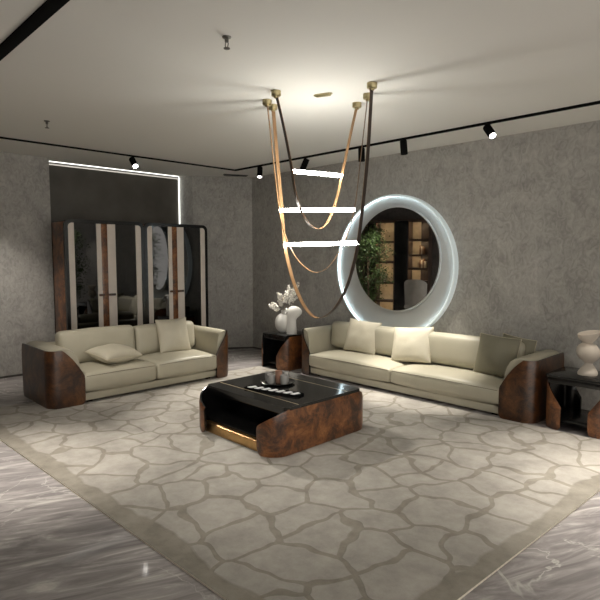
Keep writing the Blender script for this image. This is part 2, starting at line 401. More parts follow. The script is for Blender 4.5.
# curved burl panel: runs along the side and wraps round vertical corners, its top sweeping down at the wrapped ends
def wrap_path(L, r, wrap, back=False, n=14, corner_n=16):
    pts = []
    for i in range(n): pts.append((wrap+(r-wrap)*i/n, 0.))
    for i in range(corner_n+1):
        a = PI/2*i/corner_n; pts.append((r-r*math.sin(a), r-r*math.cos(a)))
    y1 = L-r if back else L
    m = 12
    for i in range(1, m+1): pts.append((0., r+(y1-r)*i/m))
    if back:
        for i in range(1, corner_n+1):
            a = PI/2*i/corner_n; pts.append((r-r*math.cos(a), L-r+r*math.sin(a)))
        for i in range(1, n+1): pts.append((r+(wrap-r)*i/n, L))
    return pts
def add_wrap_panel(bm, L, r, wrap, h, hl, th, back=False, z0=0., mirror=None, ofs=(0, 0), round_b=.035, slope_end=None):
    pts = wrap_path(L, r, wrap, back)
    S = [0]
    for a, b in zip(pts, pts[1:]): S.append(S[-1]+math.hypot(b[0]-a[0], b[1]-a[1]))
    se = slope_end or (wrap-r+PI/2*r)
    tot = S[-1]
    def top(s):
        d = min(s, tot-s) if back else s
        if d >= se: return h
        u = d/se
        f = .62*u+.38*(1-(1-u)**2.2)
        return hl+(h-hl)*f
    def bot(s):
        d = min(s, tot-s) if back else s
        if d < round_b: return z0+round_b-math.sqrt(max(0, round_b**2-(round_b-d)**2))
        return z0
    nz = 8; t = bmesh.new(); O = []; I = []
    for i, (x, y) in enumerate(pts):
        a = pts[max(i-1, 0)]; b = pts[min(i+1, len(pts)-1)]
        d = Vector((b[0]-a[0], b[1]-a[1])).normalized(); nin = Vector((d.y, -d.x))   # towards the inside
        if Vector((.5, L/2)).dot(Vector((1, 0))) and nin.dot(Vector((r+.3-x, L/2-y))) < 0: nin = -nin
        z1 = top(S[i]); zb = bot(S[i]); co = []; ci = []
        for k in range(nz+1):
            z = zb+(z1-zb)*k/nz
            e = .008 if k in (0, nz) else 0
            co.append(t.verts.new((x+nin.x*e, y+nin.y*e, z))); ci.append(t.verts.new((x+nin.x*(th-e), y+nin.y*(th-e), z)))
        O.append(co); I.append(ci)
    for i in range(len(pts)-1):
        for k in range(nz):
            t.faces.new([O[i][k], O[i+1][k], O[i+1][k+1], O[i][k+1]])
            t.faces.new([I[i][k], I[i][k+1], I[i+1][k+1], I[i+1][k]]).material_index = 1
        t.faces.new([O[i][nz], O[i+1][nz], I[i+1][nz], I[i][nz]]).material_index = 1
        t.faces.new([O[i][0], I[i][0], I[i+1][0], O[i+1][0]]).material_index = 1
    for i in (0, len(pts)-1):
        for k in range(nz): t.faces.new([O[i][k], O[i][k+1], I[i][k+1], I[i][k]]).material_index = 1
    for v in t.verts:
        x = v.co.x if mirror is None else mirror-v.co.x
        v.co.x = x+ofs[0]; v.co.y += ofs[1]
    merge(bm, t, None)

# ------------------------------------------------------------------ room
CE = 2.93
WBY = 5.85
bm = bmesh.new(); add_box(bm, -8.3, 3.2, -4.2, 6.2, -.15, 0); struct('floor', bm, M['floor'])
bm = bmesh.new(); add_box(bm, -8.3, 3.2, -4.2, 6.2, CE, CE+.15); struct('ceiling', bm, M['ceiling'])
bm = bmesh.new(); add_box(bm, -7.2, 3.2, WBY+.02, WBY+.2, 0, CE); struct('wall_right', bm, M['plaster_b'])
bm = bmesh.new(); add_box(bm, -7.9, -7.68, -4.2, 2.725, 0, CE); struct('wall_left', bm, M['plaster_a'])
# slanted wall between niche and right wall, with the return side of the niche
bm = bmesh.new(); add_prism(bm, [(-7.95, 4.93), (-7.72, 5.03), (-7.19, WBY+.02), (-7.19, WBY+.2), (-8.2, WBY+.2)], 0, CE, 'z'); struct('wall_corner', bm, M['plaster_a'])
bm = bmesh.new(); add_box(bm, -8.2, -7.95, 2.4, 5.2, 0, CE-.05); struct('wall_niche', bm, M['niche'])
bm = bmesh.new(); add_box(bm, -8.2, 3.2, -4.2, -4.05, 0, CE); struct('wall_back', bm, M['smoke_wall'])
bm = bmesh.new(); add_box(bm, -7.68, -4.2, -1.75, -1.6, 0, CE); struct('wall_divider', bm, M['smoke_wall'])
for nm, a, b in (('baseboard_left', (-7.68, -1.6), (-7.68, 2.725)), ('baseboard_corner', (-7.72, 5.03), (-7.19, WBY+.02)), ('baseboard_right', (-7.19, WBY+.02), (3.2, WBY+.02))):
    d = Vector((b[0]-a[0], b[1]-a[1])); L = d.length; bm = bmesh.new()
    add_box(bm, 0, L, -.012, -.001, 0, .025, .002)
    o = struct(nm, bm, M['base']); o.location = (a[0], a[1], 0); o.rotation_euler = (0, 0, math.atan2(d.y, d.x))
# cove leds of the niche (behind the panel's top edge and down its right side)
bm = bmesh.new(); add_box(bm, -7.945, -7.925, 2.72, 4.9, CE-.009, CE-.003); o = obj('trim_1', bm, M['cove']); o['kind'] = 'structure'
bm = bmesh.new(); add_box(bm, -7.945, -7.93, 4.900, 4.914, .05, CE-.02); o = obj('trim_2', bm, M['cove']); o['kind'] = 'structure'

# rug
bm = bmesh.new()
q = [(-6.2, 1.265), (-1.212, 1.43), (-1.05, 5.02), (-5.88, 4.915)]
add_prism(bm, q, .0005, .012, 'z')
for f in bm.faces: f.material_index = 0 if f.calc_center_median().z > .011 else 1
rug = obj('area_rug', bm, [M['rug'], M['rug_side']], smooth=False)
tag(rug, 'large beige rug with a stone-cell pattern under the coffee table', 'rug')

# ------------------------------------------------------------------ sofas
def make_sofa(label, W, D, loc, rotz, backs, wraps, r=.13, h=.605, hl=.31, sz=.30):
    s = thing('sofa', label, 'sofa', loc, rotz)
    prof0 = [(.035, .06), (.035, .57), (.05, .60), (.085, .615), (.14, .622), (.20, .618), (.245, .602), (.285, .57), (.315, .52), (.335, .46), (.346, .39), (.35, .33), (.35, .06)]
    for mir, wrap in ((None, wraps[0]), (W, wraps[1])):
        prof = [(.035+(x-.035)*(wrap-.06)/.315, z) for x, z in prof0]
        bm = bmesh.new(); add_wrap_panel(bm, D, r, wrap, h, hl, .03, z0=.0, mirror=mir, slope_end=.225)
        o = obj('arm_panel', bm, [M['burl_sofa'], M['black']], s); o['label'] = 'shade-darkened burl veneer end panel wrapping the front corner'
        # upholstered arm, its front following the wrapped corner
        t = bmesh.new(); rows = []
        def ys(x): return (r-math.sqrt(max(0, r*r-(r-x)**2)) if x < r else 0)
        ny = 14
        for k in range(ny+1):
            row = []
            for i, (x, z) in enumerate(prof):
                y0 = ys(x)+.035
                v = k/ny; y = y0+(D-.012-y0)*v
                zz = z
                cxm, czm = wrap*.5, .42
                pull = 0
                if k == 0: pull = .05
                row.append(t.verts.new((x+(cxm-x)*pull*.5, y+(0 if k else -.0), z+(czm-z)*pull*(1 if z > .3 else 0))))
            rows.append(row)
        # soften: shift row 1 close to the front so that the edge reads as a roll
        for i, v in enumerate(rows[1]):
            v.co.y = rows[0][i].co.y+.028
        n = len(prof)
        for k in range(ny):
            for i in range(n): t.faces.new([rows[k][i], rows[k][(i+1) % n], rows[k+1][(i+1) % n], rows[k+1][i]])
        t.faces.new(rows[0]); t.faces.new(rows[-1][::-1])
        if mir is not None:
            for v in t.verts: v.co.x = mir-v.co.x
        obj('armrest', t, M['leather'], s, angle=50)
    x0, x1 = wraps[0]-.012, W-wraps[1]+.012; xm = (x0+x1)/2
    bm = bmesh.new(); puff_box(bm, x0, x1, .035, D-.05, .022, .112, r=.018, n=(10, 4, 3), puff=0)
    obj('base', bm, M['leather'], s)
    for fx in (x0+.06, x1-.12):
        for fy in (.08, D-.14): box('foot', fx, fx+.06, fy, fy+.06, 0, .024, M['black'], s)
    bm = bmesh.new(); puff_box(bm, .06, W-.06, D-.20, D-.01, .06, .60, r=.05, n=(12, 4, 6), puff=.0)
    obj('backrest', bm, M['leather'], s)
    for a, b in ((x0, xm-.001), (xm+.001, x1)):
        bm = bmesh.new(); puff_box(bm, a, b, .0, D-.15, .130, sz, r=.03, n=(16, 12, 5), puff=.055, side_puff=.006, wr=.002, seed=a)
        c = obj('seat_cushion', bm, M['leather'], s, angle=70)
        bm = bmesh.new(); add_tube(bm, [(a+.03, .005, sz-.014), ((a+b)/2, .0, sz-.008), (b-.03, .005, sz-.014)], .0035, 6); q_ = obj('seam', bm, M['seam'], c); q_['label'] = 'dark seam along the cushion front'
    for (a, b, top, lean) in backs:
        bm = bmesh.new(); puff_box(bm, a, b, -.09, .09, 0, top-.34, r=.055, n=(14, 6, 10), puff=.012, side_puff=.02, wr=.004, seed=a)
        Mx = Matrix.Translation((0, D-.235, .345)) @ Matrix.Rotation(-lean, 4, 'X')
        for v in bm.verts: v.co = Mx @ v.co
        obj('back_cushion', bm, M['leather'], s, angle=70)
    return s
SL = (-5.645, 1.92, .013)
WL = 2.33
make_sofa('cream leather two-seat sofa with burl ends in front of the two glass cabinets', WL, .82, SL, PI/2, [(.31, 1.235, .72, .10), (1.24, WL-.22, .70, .10)], (.374, .245), sz=.31)
SRX, SRY, WR = -5.20, 5.03, 3.20
make_sofa('longer cream leather sofa with burl ends below the round wall mirror', WR, .74, (SRX, SRY, .0), 0, [(.20, 1.535, .685, .10), (1.545, WR-.31, .69, .10)], (.215, .344), sz=.285)

# pillows on the left sofa (local frame turned 90 degrees: cushion front faces +x)
pillow('cream square pillow standing against the back of the shorter sofa', (-6.02, 3.635, .362), (math.radians(-18), 0, PI/2+math.radians(-4)), .43, .44, .16, M['pillow'], 1, None)
pillow('cream pillow lying flat on the left seat of the shorter sofa', (-5.74, 2.80, .44), (math.radians(-82), math.radians(2), PI/2+math.radians(12)), .50, .40, .20, M['pillow'], 2, None)
# right sofa
pillow('cream square pillow nearest the left arm of the longer sofa', (-4.44, 5.41, .335), (math.radians(-16), math.radians(3), math.radians(2)), .51, .43, .17, M['pillow'], 3)
pillow('cream square pillow beside the middle seam of the longer sofa', (-3.62, 5.38, .328), (math.radians(-20), math.radians(-5), math.radians(6)), .53, .435, .17, M['pillow'], 4)
pillow('khaki square pillow leaning by the right arm of the longer sofa', (-2.585, 5.40, .328), (math.radians(-14), math.radians(2), math.radians(-4)), .47, .43, .15, M['pillow_olive'], 5)
pillow('khaki pillow tucked behind another at the right end of the longer sofa', (-2.45, 5.575, .335), (math.radians(-8), math.radians(4), math.radians(-14)), .42, .41, .11, M['pillow_olive'], 6)

# ------------------------------------------------------------------ coffee table
TX0, TX1, TY0, TY1 = -4.15, -3.03, 2.66, 3.87
TZ = .013
ct = thing('coffee_table', 'low square coffee table with black glossy top and burl sides on the rug', 'coffee table', (TX0, TY0, TZ))
TW, TL = TX1-TX0, TY1-TY0
for mir in (None, TW):
    bm = bmesh.new(); add_wrap_panel(bm, TL, .17, .195, .372, .235, .028, back=True, mirror=mir, round_b=.05)
    o = obj('side_panel', bm, [M['burl'], M['black']], ct); o['label'] = 'brown burl veneer side panel wrapping both corners'
# stone top with rounded corners and a drooping front edge
bm = bmesh.new(); add_prism(bm, rrect(.006, TW-.006, .15, TL-.12, .05, 12), .362, .388, 'z', bevel=.008)
obj('tabletop', bm, M['stone'], ct, angle=50)
for yy, sgn in ((.14, 1), (TL-.11, -1)):
    bm = bmesh.new()
    poly = [(.012, .362), (.012, .335), (.03, .305), (.06, .292), (.075, .292), (.075, .362)]
    t = bmesh.new(); A = [t.verts.new((.032, yy+sgn*p[0], p[1])) for p in poly]; B = [t.verts.new((TW-.032, yy+sgn*p[0], p[1])) for p in poly]
    t.faces.new(A); t.faces.new(B[::-1])
    for i in range(len(poly)): t.faces.new([A[i], A[(i+1) % len(poly)], B[(i+1) % len(poly)], B[i]])
    merge(bm, t)
    obj('top_apron', bm, M['black'], ct)
bm = bmesh.new(); add_box(bm, .05, TW-.05, .42, TL-.42, .10, .362, .004); obj('storage_box', bm, M['black'], ct)
bm = bmesh.new(); add_box(bm, .032, TW-.032, .10, TL-.10, .085, .105, .003); obj('lower_shelf', bm, M['black'], ct)
bm = bmesh.new(); add_box(bm, .10, TW-.10, .05, TL-.05, .0, .085, .004); obj('plinth', bm, M['brass'], ct)
for y, nm in ((.30, 'inlay_line'), (.90, 'inlay_line')):
    bm = bmesh.new(); add_box(bm, .03, TW-.02, y-.0045, y+.0045, .3875, .3887)
    obj(nm, bm, M['brass_pale'], ct)
TT = TZ+.389
# domino tray and dominoes
ty = thing('domino_tray', 'long black tray of white tiles across the coffee table', 'tray', (-3.50, 3.085, TT), math.radians(14))
TRL = .57
box('tray_base', -TRL/2, TRL/2, -.05, .05, 0, .008, M['black_matt'], ty, .002)
for s in (-1, 1): box('tray_rim', -TRL/2, TRL/2, s*.05-.004, s*.05+.004, .0, .016, M['black_matt'], ty, .002)
for s in (-1, 1): box('tray_end', s*TRL/2-.004, s*TRL/2+.004, -.05, .05, .0, .016, M['black_matt'], ty, .002)
for i in range(7):
    o = box('domino_tile', -.019, .019, -.042, .042, 0, .008, M['tile_white'], None, .003)
    o.location = Matrix.Translation((-3.50, 3.085, TT+.0085)) @ Matrix.Rotation(math.radians(14), 4, 'Z') @ Vector((-.231+i*.077, 0, 0))
    o.rotation_euler = (0, 0, math.radians(14-24))
    tag(o, 'small white tile lying in the long black tray on the coffee table', 'tile', 'white tiles in the black tray')
# round tray with glasses
RC = Vector((-3.715, 3.33, TT))
bm = bmesh.new(); add_lathe(bm, [(0, 0), (.10, 0), (.15, .010), (.165, .018), (.162, .020), (.146, .014), (.10, .008), (0, .008)], 40, close=False)
o = obj('round_tray', bm, M['black']); o.location = RC; tag(o, 'round dark tray holding small glasses on the coffee table', 'tray')
def glass_bm(r, h):
    b = bmesh.new(); add_lathe(b, [(0, 0), (r*.8, 0), (r*.92, h*.1), (r, h*.5), (r*.98, h), (r*.90, h), (r*.92, h*.5), (r*.8, h*.14), (0, h*.14)], 20, close=False); return b
places = [(-.095, -.03, .036, .085, 'clear', 'clear glass tumbler at the left side of the round tray'),
          (-.045, .075, .034, .09, 'clear', 'clear glass tumbler at the back left of the round tray'),
          (-.01, -.075, .036, .08, 'clear', 'clear glass tumbler at the front of the round tray'),
          (.045, .06, .034, .10, 'clear', 'clear glass tumbler at the back right of the round tray'),
          (.10, -.01, .036, .085, 'clear', 'clear glass tumbler at the right side of the round tray'),
          (.03, -.012, .034, .115, 'amber', 'amber glass jar in the middle of the round tray')]
for dx, dy, r_, h_, mt, lb in places:
    o = obj('tumbler' if mt == 'clear' else 'glass_jar', glass_bm(r_, h_), M[mt]); o.location = RC+Vector((dx, dy, .009))
    tag(o, lb, 'glass', 'glassware on the round tray')

# ------------------------------------------------------------------ side tables
def side_table(label, x0, y0, W=.56, D=.56, H=.50, lw=(.12, .165)):
    s = thing('side_table', label, 'side table', (x0, y0, 0))
    for mir, (r_, w_) in ((None, lw), (W, (.12, .165))):
        bm = bmesh.new(); add_wrap_panel(bm, D, r_, w_, H-.022, .21, .024, back=True, mirror=mir, round_b=.04)
        o = obj('side_panel', bm, [M['burl'], M['black']], s); o['label'] = 'brown burl side panel with sloping front corner'
    bm = bmesh.new(); add_prism(bm, rrect(.004, W-.004, .02, D-.02, .04, 8), H-.022, H, 'z', bevel=.005); obj('tabletop', bm, M['stone'], s, angle=50)
    for ya in (.035, D-.065): box('apron', .03, W-.03, ya, ya+.03, H-.075, H-.022, M['black'], s)
    bm = bmesh.new(); add_box(bm, .028, W-.028, .05, D-.05, .075, .095, .003); obj('lower_shelf', bm, M['black'], s)
    return s
STL = (-5.87, 4.93); STR = (-1.935, 5.06)
side_table('small black-topped burl side table in the corner between the two sofas', *STL, W=.505, lw=(.04, .05))
side_table('small black-topped burl side table at the right end of the longer sofa', *STR)

# vases
bm = bmesh.new()
add_lathe(bm, [(0, -.075), (.05, -.072), (.10, -.055), (.135, -.025), (.145, 0), (.135, .025), (.10, .055), (.05, .072), (0, .075)], 40, M4=Matrix.Translation((0, 0, .140)) @ Matrix.Diagonal((.84, 1, 1, 1)) @ Matrix.Rotation(PI/2, 4, 'X'))
for v in bm.verts:
    if v.co.z < .006: v.co.z = 0
v1 = thing('vase', 'flat round white vase with short neck on the corner side table', 'vase', (-5.645, 5.17, .50), math.radians(38))
b1 = obj('body', bm, M['white_vase'], v1)
bm = bmesh.new(); add_lathe(bm, [(.032, .268), (.026, .285), (.028, .31), (.033, .322), (.027, .322), (.021, .31), (.019, .285), (.019, .262)], 20, close=False); obj('neck', bm, M['white_vase'], v1)
# dried flowers
fl = thing('dried_flowers', 'spray of dried white flowers standing in the flat round vase', 'flowers', (-5.645, 5.17, .78))
st = bmesh.new(); pt = bmesh.new()
def stem(p0, d, L, lvl):
    p = Vector(p0); d = Vector(d).normalized(); pts = [p.copy()]
    n = 7
    for i in range(n):
        d = (d+Vector((random.uniform(-.12, .12), random.uniform(-.12, .12), random.uniform(-.06, .10)))).normalized()
        p = p+d*L/n; pts.append(p.copy())
        if lvl and i >= 2 and random.random() < .8:
            dd = (d+Vector((random.uniform(-.9, .9), random.uniform(-.9, .9), random.uniform(-.2, .5)))).normalized(); stem(p, dd, L*.3, 0)
        if i >= 3 or not lvl:
            for _ in range(6):
                c = p+Vector((random.uniform(-1, 1), random.uniform(-1, 1), random.uniform(-1, 1)))*.017
                a = Vector((random.uniform(-1, 1), random.uniform(-1, 1), random.uniform(-1, 1))).normalized(); b = a.orthogonal().normalized()
                s_ = random.uniform(.009, .018)
                q = [pt.verts.new(c+a*s_), pt.verts.new(c+b*s_*.6+a.cross(b)*.004), pt.verts.new(c-a*s_), pt.verts.new(c-b*s_*.6+a.cross(b)*.004)]
                pt.faces.new(q)
    add_tube(st, pts, [.0025-.0018*i/n for i in range(n+1)], 5)
for d, L in (((-.5, -.4, .5), .16), ((-.55, -.5, .22), .17), ((-.35, -.2, .8), .20), ((-.1, -.1, 1), .22), ((.15, .1, 1), .27), ((.32, .3, 1), .34), ((.42, .4, 1), .37), ((.25, .25, 1), .32), ((.5, .5, .8), .27), ((.3, .38, .9), .30)):
    stem((0, 0, .02), d, L, 1)
obj('stems', st, M['twig'], fl); o = obj('petals', pt, M['dried'], fl)
# sculptural white vase (bent neck with a rounded head)
v2 = thing('sculptural_vase', 'tall white vase with bulging bent head on the corner side table', 'vase', (-5.455, 5.16, .50))
bm = bmesh.new()
rings = []
path = [((0, 0, 0), (.072, .05)), ((0, 0, .02), (.072, .05)), ((0, 0, .12), (.066, .048)), ((0, 0, .19), (.062, .046)), ((.004, .004, .225), (.068, .05)), ((.016, .016, .25), (.086, .066)), ((.026, .026, .285), (.102, .08)), ((.030, .030, .32), (.104, .082)), ((.028, .028, .355), (.092, .074)), ((.024, .024, .382), (.064, .052)), ((.02, .02, .394), (.03, .026))]
c45 = math.cos(math.radians(45)); s45 = math.sin(math.radians(45))
for (p, (a, b)) in path:
    R = []
    for k in range(28):
        t_ = 2*PI*k/28; u = a*math.cos(t_); w = b*math.sin(t_)
        R.append(bm.verts.new((p[0]+u*c45-w*s45, p[1]+u*s45+w*c45, p[2])))
    rings.append(R)
for A, B in zip(rings, rings[1:]):
    for k in range(28): bm.faces.new([A[k], A[(k+1) % 28], B[(k+1) % 28], B[k]])
bm.faces.new(rings[0][::-1]); bm.faces.new(rings[-1])
obj('body', bm, M['white_vase'], v2, angle=60)
bm = bmesh.new()
add_lathe(bm, [(.028, 0), (.045, .006), (.05, .018), (.042, .028), (.03, .028), (.024, .015), (.022, 0)], 24, M4=Matrix.Translation((-.012, -.072, .325)) @ rot_to((-.55, -.8, .1)))
obj('mouth', bm, M['white_vase'], v2)
# hourglass vase on the right side table
bm = bmesh.new()
prof = [(0, 0), (.083, 0), (.086, .015), (.078, .035), (.055, .07), (.038, .095), (.036, .112), (.05, .128), (.075, .145), (.094, .175), (.10, .21), (.094, .245), (.075, .275), (.05, .292), (.042, .302), (.05, .312), (.072, .335), (.088, .365), (.094, .392), (.09, .395), (.083, .385), (.066, .345), (.045, .32), (0, .315)]
add_lathe(bm, prof, 48, close=False)
for v in bm.verts:
    k = max(0, (v.co.z-.30)/.095)
    v.co.z += k*v.co.x*.22; v.co.x += .008*math.sin(v.co.z*16); 
hv = obj('hourglass_vase', bm, M['beige_vase']); hv.location = (-1.645, 5.345, .50); hv.rotation_euler = (0, 0, math.radians(45))
tag(hv, 'pale stacked-bulb vase with open bowl top on the right side table', 'vase')

# ------------------------------------------------------------------ cabinets
def cabinet(label, y0, group=None, dx=0.):
    W, D, H = 1.083+dx, .46, 2.08
    s = thing('display_cabinet', label, 'cabinet', (-7.10, y0, 0), PI/2, group)
    fr = .046
    for x in (.012, W-.034):
        o = box('side_panel', x, x+.022, .03, D, .0, H-.03, M['burl'], s, .002); o['label'] = 'burl veneer cabinet side'
    box('back_panel', .03, W-.03, D-.02, D, .03, H-.03, M['cab_in'], s, .001)
    box('top_panel', .02, W-.02, .03, D, H-.05, H-.02, M['black'], s, .002)
    box('plinth', .02, W-.02, .02, D, .0, .08, M['black'], s, .002)
    for z in (.55, 1.0, 1.45): box('shelf', .035, W-.035, .06, D-.025, z, z+.014, M['cab_in'], s, .001)
    # rounded black frame
    bm = bmesh.new(); R = .085
    def ring(x0, x1, zt, r, n=8):
        p = [(x0, 0)]
        for i in range(n+1):
            a = PI-PI/2*i/n; p.append((x0+r+r*math.cos(a), zt-r+r*math.sin(a)))
        for i in range(n+1):
            a = PI/2-PI/2*i/n; p.append((x1-r+r*math.cos(a), zt-r+r*math.sin(a)))
        p.append((x1, 0)); return p
    o_ = ring(0, W, H, R); i_ = ring(fr, W-fr, H-fr, R-fr+.012)
    for a, b in zip(range(len(o_)-1), range(1, len(o_))):
        vs = []
        for y in (0, .045):
            vs.append([bm.verts.new((q[0], y, q[1])) for q in (o_[a], o_[b], i_[b], i_[a])])
        F, B = vs
        bm.faces.new(F); bm.faces.new(B[::-1])
        bm.faces.new([F[0], B[0], B[1], F[1]]); bm.faces.new([F[2], B[2], B[3], F[3]])
    bmesh.ops.remove_doubles(bm, verts=bm.verts[:], dist=1e-5)
    obj('frame', bm, M['black'], s, angle=30)
    # doors : stile | glass | stile , burl strip in the middle
    z0, z1 = .085, H-fr
    mid = .50*W
    def stile(x0, x1, corner, par):
        cr = (0, 0, 0, 0)
        if corner == 'l': cr = (0, 0, 0, 1)
        if corner == 'r': cr = (0, 0, 1, 0)
        b = bmesh.new(); add_prism(b, rrect(x0, x1, z0, z1, .043, 8, cr), .004, .026, 'y', bevel=.003)
        return obj('stile', b, M['stile'], par)
    def door(xa, xb, sl, sr, hx, la, lb):
        b = bmesh.new(); add_box(b, xa+.004, xb-.004, .014, .020, z0, z1)
        d = obj('door', b, M['glass'], s)
        d['label'] = 'dark glass door with ivory stiles'
        stile(*sl, la, d); stile(*sr, lb, d)
        h_ = bmesh.new(); add_box(h_, hx[0], hx[1], -.022, .004, 1.055, 1.085, .004); obj('handle', h_, M['burl_dark'], d)
        return d
    door(fr, .452+dx, (fr, .126), (.388+dx, .452+dx), (.40+dx, .47+dx), 'l', None)
    door(.54+dx, W-fr, (.54+dx, .655+dx), (.957+dx, W-fr), (.535+dx, .63+dx), None, 'r')
    o = box('center_strip', .452+dx, .54+dx, .010, .03, z0, z1, M['burl'], s, .001); o['label'] = 'burl veneer strip between the doors'
    return s
cabinet('left of two dark glass-door cabinets, standing behind the shorter sofa', 2.68, 'glass display cabinets', .035)
cabinet('right of two dark glass-door cabinets, nearer the room corner', 3.803, 'glass display cabinets')

# ------------------------------------------------------------------ round mirror
DC = Vector((-4.226, 0, 1.456)); MC = Vector((-4.097, 0, 1.557))
mr = thing('round_mirror', 'round mirror in wide backlit white ring on the wall above the longer sofa', 'mirror', (-4.226, WBY+.02, 1.456))
def circle(cx, cz, r, y, n=96): return [(cx+r*math.cos(2*PI*i/n), y, cz+r*math.sin(2*PI*i/n)) for i in range(n)]
ox, oz = MC.x-DC.x, MC.z-DC.z
bm = bmesh.new()
rs = []
R0, R1 = .936, .70
def lerp_ring(f, y):
    return circle(ox*f, oz*f, R0+(R1-R0)*f, y)
for f, y in ((0.0, -.01), (0.0, -.045), (.04, -.044), (.1, -.043), (.3, -.040), (.6, -.036), (.9, -.032), (1.0, -.030), (1.5, -.028)):
    if f > 1: rs.append([bm.verts.new(p) for p in circle(ox, oz, .4, y)])
    else: rs.append([bm.verts.new(p) for p in lerp_ring(f, y)])
for A, B in zip(rs, rs[1:]):
    for i in range(96): bm.faces.new([A[i], A[(i+1) % 96], B[(i+1) % 96], B[i]])
bk = [bm.verts.new(p) for p in circle(ox, oz, .4, -.01)]
for i in range(96):
    bm.faces.new([rs[0][i], bk[i], bk[(i+1) % 96], rs[0][(i+1) % 96]]); bm.faces.new([rs[-1][i], rs[-1][(i+1) % 96], bk[(i+1) % 96], bk[i]])
obj('ring', bm, M['ring'], mr, angle=60)
TILT = math.radians(9)
Tm = Matrix.Translation((ox, -.145, oz)) @ Matrix.Rotation(TILT, 4, 'Z') @ Matrix.Scale(.895, 4, (1, 0, 0))
bm = bmesh.new(); add_lathe(bm, [(0, 0), (.658, 0), (.662, .004), (.662, .012), (0, .012)], 96, close=False, M4=Tm @ Matrix.Rotation(-PI/2, 4, 'X') @ Matrix.Scale(-1, 4, (0, 0, 1)))
obj('glass_pane', bm, M['mirror'], mr, angle=30)
bm = bmesh.new(); add_lathe(bm, [(.663, .0), (.676, .0), (.679, .008), (.679, .022), (.663, .022), (.663, 0)], 96, close=False, M4=Tm @ Matrix.Rotation(-PI/2, 4, 'X'))
obj('bezel', bm, M['ring'], mr, angle=30)
def led_torus(name, R, r, M4, mat):
    b = bmesh.new(); n = 96; k = 6; g = []
    for i in range(n):
        a = 2*PI*i/n
        g.append([b.verts.new(M4 @ Vector(((R+r*math.cos(2*PI*j/k))*math.cos(a), r*math.sin(2*PI*j/k), (R+r*math.cos(2*PI*j/k))*math.sin(a)))) for j in range(k)])
    for i in range(n):
        for j in range(k): b.faces.new([g[i][j], g[(i+1) % n][j], g[(i+1) % n][(j+1) % k], g[i][(j+1) % k]])
    return obj(name, b, mat, mr)
bm = bmesh.new(); add_lathe(bm, [(.936, .0), (.936, .082), (.920, .082), (.920, .087), (.940, .087), (.944, .083), (.944, 0)], 96, close=False, M4=Matrix.Rotation(PI/2, 4, 'X'))
obj('rim', bm, M['rim'], mr, angle=40)
led_torus('led_strip', .928, .005, Matrix.Translation((0, -.058, 0)), M['halo'])

# ------------------------------------------------------------------ pendant lights
def catmull(P, n=8):
    out = []
    Q = [P[0]]+P+[P[-1]]
    for i in range(1, len(Q)-2):
        p0, p1, p2, p3 = [Vector(q) for q in Q[i-1:i+3]]
        for k in range(n):
            t = k/n
            out.append(.5*((2*p1)+(-p0+p2)*t+(2*p0-5*p1+4*p2-p3)*t*t+(-p0+3*p1-3*p2+p3)*t**3))
    out.append(Vector(Q[-2])); return out
def pendant(label, A, B, pts, rod, width=.052):
    A = Vector((*A, 0)); B = Vector((*B, 0)); d = (B-A).normalized(); n = Vector((d.y, -d.x, 0))
    if n.dot(Vector((1, -1, 0))) < 0: n = -n
    p = thing('pendant_light', label, 'pendant light', (A.x, A.y, CE), 0, 'strap pendant lights')
    O = Vector((A.x, A.y, CE))
    def W(s, z): return A+d*s+Vector((0, 0, z))-O
    curve = catmull([Vector((s, z)) for s, z in pts], 8)
    bm = bmesh.new(); rows = []
    L = (B-A).length
    for i, c in enumerate(curve):
        a = curve[max(i-1, 0)]; b = curve[min(i+1, len(curve)-1)]; t = (b-a).normalized()
        nin = Vector((-t.y, t.x))           # left-hand normal in (s,z): points into the U while going down the left leg
        p0 = W(c.x, c.y); p1 = W(c.x+nin.x*.004, c.y+nin.y*.004)
        rows.append([bm.verts.new(p0-n*width/2), bm.verts.new(p0+n*width/2), bm.verts.new(p1+n*width/2), bm.verts.new(p1-n*width/2)])
    for a, b in zip(rows, rows[1:]):
        for k in range(4):
            f = bm.faces.new([a[k], a[(k+1) % 4], b[(k+1) % 4], b[k]]); f.material_index = 1 if k == 0 else 0
    bm.faces.new(rows[0]); bm.faces.new(rows[-1][::-1])
    o = obj('strap', bm, [M['tan'], M['brown']], p, angle=60); o['label'] = 'leather strap, tan inside and dark brown outside'
    for s in (0, L):
        bm = bmesh.new(); add_lathe(bm, [(0, 0), (.040, 0), (.040, -.035), (.037, -.04), (.02, -.042), (.018, -.055), (0, -.055)], 24, M4=Matrix.Translation(W(s, CE)), close=False)
        o = obj('ceiling_canopy', bm, M['brass_old'], p)
    r0, r1 = W(*rod[0]), W(*rod[1])
    bm = bmesh.new(); ax = (r1-r0).normalized(); add_lathe(bm, [(0, 0), (.012, 0), (.016, .004), (.016, (r1-r0).length-.004), (.012, (r1-r0).length), (0, (r1-r0).length)], 20, M4=Matrix.Translation(r0) @ rot_to(ax), close=False)
    tb = obj('light_tube', bm, M['rod'], p); tb['label'] = 'glowing white tube'
    return p
pendant('highest and shortest glowing tube slung in a leather strap', (-3.321, 2.97), (-3.082, 3.702),
        [(0, 2.90), (.061, 2.668), (.13, 2.36), (.165, 2.15), (.215, 2.00), (.292, 1.878), (.395, 1.831), (.49, 1.90), (.575, 2.10), (.64, 2.36), (.70, 2.62), (.770, 2.90)], ((.148, 2.302), (.625, 2.296)), .042)
